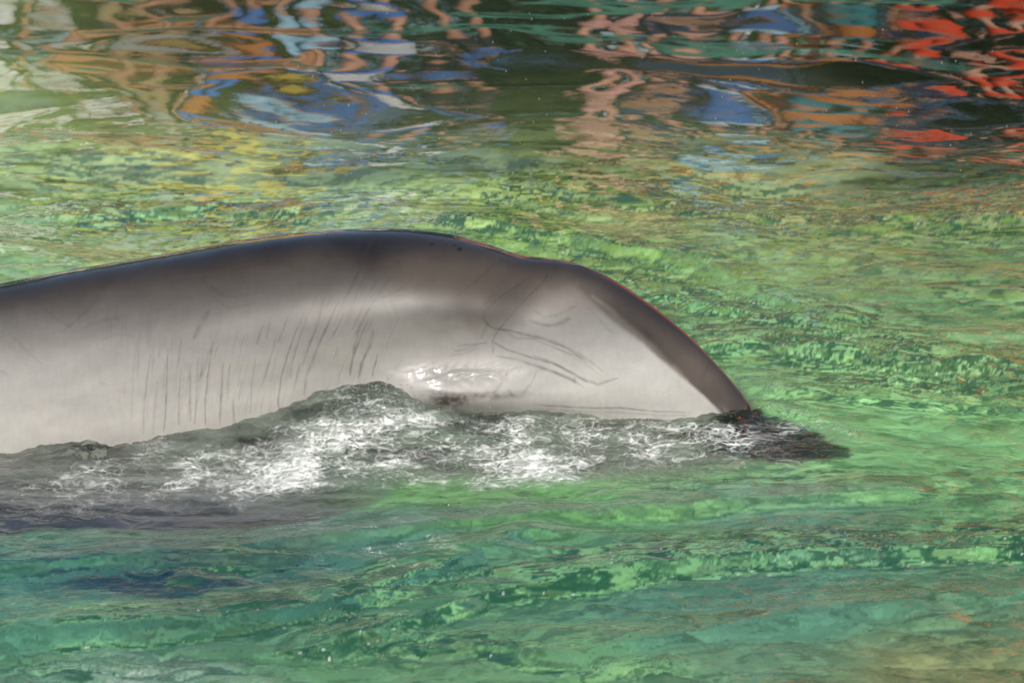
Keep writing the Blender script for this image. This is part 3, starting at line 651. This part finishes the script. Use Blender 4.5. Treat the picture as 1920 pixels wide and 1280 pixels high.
# ------------------------------------------------------------------ people on the far bank (they show as reflections)
skin_m = plain('skin', (.52, .27, .18), .55, .08, 8, .05)
skin_t = plain('tanned_skin', (.40, .20, .12), .55, .08, 8, .05)
hair_m = plain('dark_hair', (.03, .02, .015), .6, .3, 40)
def cloth(name, rgb): return plain(name, rgb, .85, .12, 14, .4)
CL = {k: cloth(k + '_cloth', c) for k, c in dict(blue=(.06, .22, .62), sky=(.38, .66, .85), white=(.82, .84, .86), red=(.80, .07, .02), orange=(.72, .26, .06), navy=(.02, .04, .12),
      khaki=(.42, .30, .15), teal=(.03, .25, .28), pink=(.75, .38, .33), yellow=(.75, .55, .08), black=(.02, .02, .025), grey=(.45, .46, .48)).items()}
def person_mesh(pose):
    V = [(0, 0, .95), (0, 0, 1.12), (0, .0, 1.30), (0, 0, 1.44), (0, 0, 1.52), (0, -.01, 1.60), (0, -.015, 1.70)]
    R = [(.155, .11), (.135, .095), (.165, .11), (.13, .085), (.052, .055), (.072, .085), (.070, .085)]
    E = [(i, i + 1) for i in range(6)]
    def chain(start, pts, rs):
        p = start
        for q, r in zip(pts, rs):
            V.append(q); R.append((r, r)); E.append((p, len(V) - 1)); p = len(V) - 1
        return p
    for s in (-1, 1):
        chain(0, [(s * .095, 0, .86), (s * .10, -.02, .50), (s * .105, .01, .10), (s * .11, -.10, .04)], [.092, .062, .042, .038])
        if pose == 0: arm = [(s * .19, 0, 1.40), (s * .25, .01, 1.13), (s * .27, -.10, .90), (s * .27, -.15, .82)]
        elif pose == 1: arm = [(s * .19, 0, 1.40), (s * .27, -.06, 1.14), (s * .12, -.28, 1.22), (s * .06, -.33, 1.28)]
        else: arm = [(s * .19, 0, 1.42), (s * .30, -.05, 1.25), (s * .22, -.22, 1.50), (s * .14, -.24, 1.60)]
        e = chain(3, arm, [.058, .042, .030, .026])
        hx, hy, hz = arm[-1]; d = np.array(arm[-1]) - np.array(arm[-2]); d /= np.linalg.norm(d)
        for k, ln in enumerate((.06, .075, .08, .072)):
            o = (k - 1.5) * .019
            chain(e, [(hx + o, hy + d[1] * .04, hz + d[2] * .04), (hx + o * 1.15, hy + d[1] * (.04 + ln), hz + d[2] * (.04 + ln) - .01)], [.0095, .008])
        chain(e, [(hx - s * .035, hy + d[1] * .02, hz + d[2] * .02), (hx - s * .05, hy + d[1] * .05, hz + d[2] * .05)], [.010, .009])
    me = bpy.data.meshes.new('body'); me.from_pydata(V, E, []); o = bpy.data.objects.new('tmp', me); COL.objects.link(o)
    sk = o.modifiers.new('skin', 'SKIN'); o.modifiers.new('sub', 'SUBSURF').levels = 1
    for i, r in enumerate(R): me.skin_vertices[0].data[i].radius = r
    me.skin_vertices[0].data[0].use_root = True
    dg = bpy.context.evaluated_depsgraph_get(); ev = o.evaluated_get(dg)
    m2 = bpy.data.meshes.new_from_object(ev)
    co = np.zeros(len(m2.vertices) * 3, np.float32); m2.vertices.foreach_get('co', co); co = co.reshape(-1, 3)
    no = np.zeros(len(m2.vertices) * 3, np.float32); m2.vertices.foreach_get('normal', no); no = no.reshape(-1, 3)
    # face: nose, sockets
    f = (co[:, 2] > 1.55) & (co[:, 1] < -.04)
    nose = np.exp(-(co[:, 0] / .018) ** 2 - ((co[:, 2] - 1.625) / .022) ** 2) * f
    eye = np.exp(-((np.abs(co[:, 0]) - .03) / .014) ** 2 - ((co[:, 2] - 1.65) / .012) ** 2) * f
    co[:, 1] += -.022 * nose + .010 * eye
    faces = [list(p.vertices) for p in m2.polygons]
    bpy.data.objects.remove(o)
    return co, no, faces
PM = [person_mesh(k) for k in range(3)]
def sub_mesh(name, co, no, faces, keep, off, mat, parent):
    kf = [f for f in faces if all(keep[i] for i in f)]
    ids = sorted({i for f in kf for i in f}); mp = {i: k for k, i in enumerate(ids)}
    me = bpy.data.meshes.new(name); me.from_pydata((co[ids] + no[ids] * off).tolist(), [], [[mp[i] for i in f] for f in kf])
    for p in me.polygons: p.use_smooth = True
    me.materials.append(mat); o = bpy.data.objects.new(name, me); COL.objects.link(o); o.parent = parent; return o
def person(u, y, pose, shirt, pants, skin, label, rz=0, scale=1.0):
    co, no, faces = PM[pose]
    x = (u - 960) * M_PX / DIST * ((y - CAM[1]) * 1.0)
    r = empty('person', (x, y, .21)); r.rotation_euler.z = rz; r.scale = (scale,) * 3
    tag(r, label, 'person', 'spectators on the far bank mirrored in the water')
    sub_mesh('body', co, no, faces, np.ones(len(co), bool), 0, skin, r)
    arm = np.abs(co[:, 0]) > .235
    if shirt: sub_mesh('shirt', co, no, faces, (co[:, 2] > .90) & (co[:, 2] < 1.49) & ~(arm & (co[:, 2] < 1.22)) & (co[:, 1] > -.16), .014, shirt, r)
    sub_mesh('shorts', co, no, faces, (co[:, 2] > .52) & (co[:, 2] < .98) & (np.abs(co[:, 0]) < .215) & (co[:, 1] > -.14), .018, pants, r)
    sub_mesh('hair', co, no, faces, (co[:, 2] > 1.60) & ((co[:, 1] > -.02) | (co[:, 2] > 1.70)), .014, hair_m, r)
    return r
PEOPLE = [
    (-60, 9.9, 0, 'white', 'white', skin_m, 'person in white shirt and white shorts, mirrored at the left edge of the water', .2, 1.0),
    (90, 10.3, 1, 'white', 'grey', skin_t, 'person in white shirt and grey shorts, mirrored in the pale patches at left', -.1, .98),
    (270, 9.8, 0, 'grey', 'khaki', skin_t, 'person in grey shirt, mirrored in the tan streaks at left', .1, 1.0),
    (420, 10.0, 2, 'orange', 'blue', skin_t, 'person in orange shirt and blue shorts with both hands raised', .0, .95),
    (560, 9.7, 1, 'blue', 'sky', skin_m, 'person in dark blue shirt and pale blue shorts holding hands at chest', .15, 1.02),
    (700, 10.1, 0, 'white', 'blue', skin_m, 'person in white shirt and blue shorts', -.2, 1.0),
    (860, 9.9, 1, 'blue', 'black', skin_t, 'person in blue shirt and black shorts', .1, 1.03),
    (1150, 9.8, 1, 'pink', 'pink', skin_m, 'person in pink shirt and pink shorts, mirrored in the salmon patch', .1, 1.0),
    (1270, 9.9, 0, None, 'navy', skin_m, 'bare-chested person in navy shorts, mirrored in the salmon patch', -.1, 1.02),
    (1400, 9.7, 2, 'blue', 'sky', skin_t, 'person in blue shirt with both hands raised beside the salmon patch', .0, 1.0),
    (1500, 10.1, 1, 'sky', 'orange', skin_m, 'person in pale blue shirt and orange shorts', .1, .97),
    (1600, 9.8, 0, 'orange', 'teal', skin_t, 'person in orange shirt and teal shorts', -.1, 1.0),
    (1730, 9.7, 1, 'navy', 'red', skin_t, 'person in navy shirt and red shorts, mirrored in the left of the red streaks', .1, .86),
    (1880, 9.8, 0, 'black', 'red', skin_m, 'person in black shirt and red shorts, mirrored at the right edge of the water', .0, .9),
    (2010, 9.8, 2, 'teal', 'red', skin_m, 'person in teal shirt and red shorts beyond the right edge of the water', .1, .95)]
for u, y, ps, sh, pa, sk, lb, rz, scl in PEOPLE:
    person(u, y, ps, CL[sh] if sh else None, CL[pa], sk, lb, rz, scl)

# ------------------------------------------------------------------ parasols added on the unseen far bank for coloured reflections
def parasol(x, y, rad, top, cloth_m, label):
    o = empty('parasol', (x, y, .21)); tag(o, label, 'parasol', 'added parasols, seen only as reflections')
    n = 8; V_ = [(0, 0, top)]; F_ = []
    for ring_i, (q, dz) in enumerate([(.35, .16), (.7, .40), (1.0, .72), (1.0, .90)]):
        for k in range(n * 3):
            a = 2 * math.pi * k / (n * 3); sag = .05 * q * (1 - abs((k % 3) / 3 * 2 - 1)) if k % 3 else 0
            V_.append((rad * q * (1 - sag) * math.cos(a), rad * q * (1 - sag) * math.sin(a), top - dz - (0 if k % 3 == 0 else .04 * q)))
    m_ = n * 3
    tri = [(0, 1 + k, 1 + (k + 1) % m_) for k in range(m_)]
    for r_ in range(3):
        for k in range(m_):
            a, b, c, d = 1 + r_ * m_ + k, 1 + r_ * m_ + (k + 1) % m_, 1 + (r_ + 1) * m_ + (k + 1) % m_, 1 + (r_ + 1) * m_ + k
            tri += [(a, d, c), (a, c, b)]
    mesh_obj('canopy', V_, tri, cloth_m, o, smooth=False)
    v, f = tube([(0, 0, 0), (0, 0, top - .02)], [.025, .025], 10); mesh_obj('pole', v, f, CL['white'], o)
    v, f = tube([(0, 0, 0), (0, 0, .08), (0, 0, .10)], [.28, .26, .05], 20); mesh_obj('base', v, f, CL['grey'], o)
    for k in range(n):
        a = 2 * math.pi * k / n
        v, f = tube([(0, 0, top - .06), (rad * .98 * math.cos(a), rad * .98 * math.sin(a), top - .76)], [.012, .009], 5); mesh_obj('rib', v, f, CL['grey'], o)
parasol(1.45, 11.4, .8, 3.35, CL['orange'], 'orange parasol added out of view left of the wide red awning for orange reflections')
def awning(x0, x1, y0, y1, z0, z1, label):  # added out of view so that red mirrors in the body's rim
    cx, cy = (x0 + x1) / 2, (y0 + y1) / 2; o = empty('awning', (cx, cy, .2)); tag(o, label, 'awning'); hx, hy = (x1 - x0) / 2, (y1 - y0) / 2
    n = 24; V_ = []; F_ = []
    for i in range(n + 1):
        x = -hx + 2 * hx * i / n; sg = .05 * math.sin(i * math.pi / 3) ** 2
        V_ += [(x, -hy, z0 - .35 + sg), (x, -hy, z0), (x, 0, (z0 + z1) / 2 - sg), (x, hy, z1)]
    for i in range(n):
        for k in range(3): a = i * 4 + k; F_.append((a, a + 4, a + 5, a + 1))
    mesh_obj('canopy', V_, F_, CL['red'], o)
    for x in (-hx, 0, hx):
        for y, z in ((-hy, z0), (hy, z1)):
            v, f = tube([(x, y, 0), (x, y, z)], [.04, .04], 8); mesh_obj('post', v, f, CL['grey'], o)
awning(4.0, 9.6, 10.0, 13.2, 1.7, 5.4, 'wide red sloping awning added out of view at the right end of the far bank for a red reflection')
parasol(-2.0, 11.1, .8, 2.9, CL['yellow'], 'yellow parasol added out of view behind the person with raised hands at left for its reflection')
# ------------------------------------------------------------------ shrubs and trees behind them
def leaf_mat(name, a, b):
    t = NT(name); g = t.n('ShaderNodeNewGeometry'); r = t.n('ShaderNodeValToRGB')
    r.color_ramp.elements[0].color = (*a, 1); r.color_ramp.elements[1].color = (*b, 1)
    t.l(g.outputs['Random Per Island'], r.inputs[0])
    p = t.n('ShaderNodeBsdfPrincipled'); p.inputs['Roughness'].default_value = .5; t.l(r.outputs[0], p.inputs['Base Color'])
    tl = t.n('ShaderNodeBsdfTranslucent'); t.l(r.outputs[0], tl.inputs[0])
    m = t.n('ShaderNodeMixShader'); m.inputs[0].default_value = .3; t.l(p.outputs[0], m.inputs[1]); t.l(tl.outputs[0], m.inputs[2])
    t.l(m.outputs[0], t.out.inputs[0]); return t.m
LM = [leaf_mat('dark_leaves', (.012, .035, .008), (.05, .11, .02)), leaf_mat('bright_leaves', (.07, .16, .02), (.20, .33, .05)), leaf_mat('mid_leaves', (.03, .08, .012), (.10, .20, .03))]
bark = plain('bark', (.12, .085, .06), .9, .35, 12, .8)
def leaves(n, centres, rads, size, r):
    k = r.integers(0, len(centres), n); d = r.normal(size=(n, 3)); d /= np.linalg.norm(d, axis=1)[:, None]
    p = centres[k] + d * (rads[k] * r.uniform(.55, 1.0, n)[:, None] ** .5)
    a = r.normal(size=(n, 3)); a /= np.linalg.norm(a, axis=1)[:, None]
    b = np.cross(a, d + r.normal(size=(n, 3)) * .6); b /= np.linalg.norm(b, axis=1)[:, None] + 1e-9
    s = size * r.uniform(.6, 1.4, n)[:, None]
    v = np.stack([p - a * s, p + b * s * .45, p + a * s, p - b * s * .45], 1).reshape(-1, 3)
    return v, np.arange(4 * n).reshape(-1, 4)
def shrub(x, y, wd, ht, mi, label):
    r = np.random.default_rng(int(abs(x) * 100 + y * 10 + mi)); o = empty('shrub', (x, y, .2)); tag(o, label, 'shrub', 'shrubs behind the spectators')
    m = 16; c = np.stack([r.uniform(-wd / 2, wd / 2, m), r.uniform(-.35, .35, m), r.uniform(.25, ht - .3, m)], -1)
    v, f = leaves(2600, c, np.stack([r.uniform(.3, .55, m)] * 3, -1), .07, r); mesh_obj('foliage', v, f, LM[mi], o, smooth=False)
    V_, F_ = [], []; n0 = 0
    for i in range(6):
        tv, tf = tube([(0, 0, 0), c[i] * .5, c[i]], [.03, .02, .008], 6); V_.append(tv); F_.append(tf + n0); n0 += len(tv)
    mesh_obj('stem', np.concatenate(V_), np.concatenate(F_), bark, o)
kinds = ['dark evergreen shrub', 'bright yellow-green shrub', 'mid green shrub']
SH = [(-5.6, 1, 2.6), (-4.2, 1, 2.2), (-2.9, 2, 2.4), (-1.7, 1, 1.9), (-.5, 0, 2.4), (.7, 2, 2.1), (1.8, 1, 2.3), (2.9, 0, 2.6), (4.0, 0, 2.3), (5.2, 2, 2.5)]
for i, (x, mi, ht) in enumerate(SH):
    if i == 0: nb = 'leftmost of the row behind the far bank'
    elif i == len(SH) - 1: nb = 'rightmost of the row behind the far bank'
    else: nb = 'behind the far bank, %s from its left end' % ['', 'second', 'third', 'fourth', 'fifth', 'sixth', 'seventh', 'eighth', 'ninth'][i]
    shrub(x, 12.9 + .3 * (i % 2), 1.5, ht, mi, kinds[mi] + ' ' + nb)
def tree(x, y, ht, mi, label, cw=1.7):
    r = np.random.default_rng(int(abs(x) * 100 + ht * 10)); o = empty('tree', (x, y, .2)); tag(o, label, 'tree', 'trees behind the far bank')
    m = 22; c = np.stack([r.normal(0, cw * .5, m), r.normal(0, cw * .4, m), r.uniform(ht * .56, ht * .95, m)], -1)
    v, f = leaves(7000, c, np.stack([r.uniform(.5, .95, m)] * 3, -1), .12, r); mesh_obj('crown', v, f, LM[mi], o, smooth=False)
    V_, F_ = [], []
    tv, tf = tube([(0, 0, 0), (.05, 0, ht * .3), (-.03, .02, ht * .6), (0, 0, ht * .85)], [.17, .13, .08, .03], 10); V_.append(tv); F_.append(tf); n0 = len(tv)
    for i in range(7):
        tv, tf = tube([(0, 0, ht * .35 + .1 * i), c[i] * .55 + np.array([0, 0, ht * .18]), c[i]], [.06, .04, .015], 6); V_.append(tv); F_.append(tf + n0); n0 += len(tv)
    mesh_obj('trunk', np.concatenate(V_), np.concatenate(F_), bark, o)
for i, (x, y, ht, mi) in enumerate([(-6.5, 15.2, 5.6, 2), (-3.4, 16.5, 4.2, 1), (.6, 16, 4.6, 0), (4.3, 15, 6.4, 0), (7.2, 16, 5.5, 2)]):
    tree(x, y, ht, mi, ['tall mid green tree at the left end', 'bright green tree beside the left end', 'dark green tree in the middle',
                       'tall dark green tree at the right', 'mid green tree at the right end'][i] + ' of the row behind the shrubs')

# ------------------------------------------------------------------ splash: drops in the air, bubbles on the water
def icos(n=2):
    import bmesh
    bm = bmesh.new(); bmesh.ops.create_icosphere(bm, subdivisions=n, radius=1)
    v = np.array([q.co[:] for q in bm.verts]); f = np.array([[w_.index for w_ in q.verts] for q in bm.faces]); bm.free(); return v, f
IV, IF = icos(2)
def many(name, pts, rs, sq, mat):
    V_, F_ = [], []
    for i, (p, r_) in enumerate(zip(pts, rs)):
        V_.append(IV * np.array(sq[i]) * r_ + p); F_.append(IF + i * len(IV))
    return mesh_obj(name, np.concatenate(V_), np.concatenate(F_), mat)
t = NT('water_drop'); g = t.n('ShaderNodeBsdfPrincipled'); g.inputs['Base Color'].default_value = (1, 1, 1, 1); g.inputs['Transmission Weight'].default_value = 1
g.inputs['Roughness'].default_value = .02; g.inputs['IOR'].default_value = 1.33; t.l(g.outputs[0], t.out.inputs[0]); M_drop = t.m
t = NT('bubble_film'); tr = t.n('ShaderNodeBsdfTransparent'); gl = t.n('ShaderNodeBsdfGlossy'); gl.inputs['Roughness'].default_value = .03
fr = t.n('ShaderNodeFresnel'); fr.inputs[0].default_value = 1.4; m = t.n('ShaderNodeMixShader'); t.l(fr.outputs[0], m.inputs[0]); t.l(tr.outputs[0], m.inputs[1]); t.l(gl.outputs[0], m.inputs[2])
t.l(m.outputs[0], t.out.inputs[0]); M_film = t.m
def wz(x, y):
    r = np.searchsorted(WY[:, 0], y).clip(0, WY.shape[0] - 1); row = WX[r]; c = np.searchsorted(row, x).clip(0, len(row) - 1); return WH[r, c]
pts, rs, sq = [], [], []
for i in range(520):                                       # small drops thrown up along the broken edge
    u = rng.choice([rng.normal(700, 70), rng.normal(880, 140), rng.uniform(540, 1400)]); v = pl(u, WL) - abs(rng.normal(0, 7)) + rng.uniform(0, 60)
    yf = np.interp((u - 960) * M_PX, XF, YF) - rng.uniform(.03, .16)
    x, z = at_y(u, v, yf); pts.append((x, yf, z)); rs.append(rng.uniform(.0007, .0019)); sq.append((rng.uniform(.8, 1.2), 1, rng.uniform(.8, 1.7)))
for i in range(130):                                       # fine spray in the air further back
    u = rng.uniform(500, 1900); v = rng.uniform(10, 420); y = rng.uniform(.4, 1.8)
    x, z = at_y(u, v, y)
    if z > .05: pts.append((x, y, z)); rs.append(rng.uniform(.0012, .0026)); sq.append((.8, 1, rng.uniform(.8, 2.2)))
tag(many('splash_drops', pts, rs, sq, M_drop), 'fine clear water drops thrown up around the dolphin', 'spray', kind='stuff')
pts, rs, sq = [], [], []
for i in range(260):
    q = rng.random()
    if q < .5: u, v = rng.normal(850, 250), rng.normal(850, 35)
    elif q < .85: u, v = rng.normal(1560, 170), rng.normal(710, 70)
    else: u, v = rng.uniform(100, 1850), rng.uniform(900, 1260)
    x, y = at_z(u, v)
    if q < .85 and q > .5 and u < 1420: continue
    if y > np.interp(x, XF, YF) - .01 and u < 1420: continue
    r_ = abs(rng.normal(0, .0016)) + .001
    pts.append((x, y, wz(x, y))); rs.append(r_); sq.append((1, 1, .75))
tag(many('surface_bubbles', pts, rs, sq, M_film), 'small clear bubbles riding on the broken water', 'bubbles', kind='stuff')
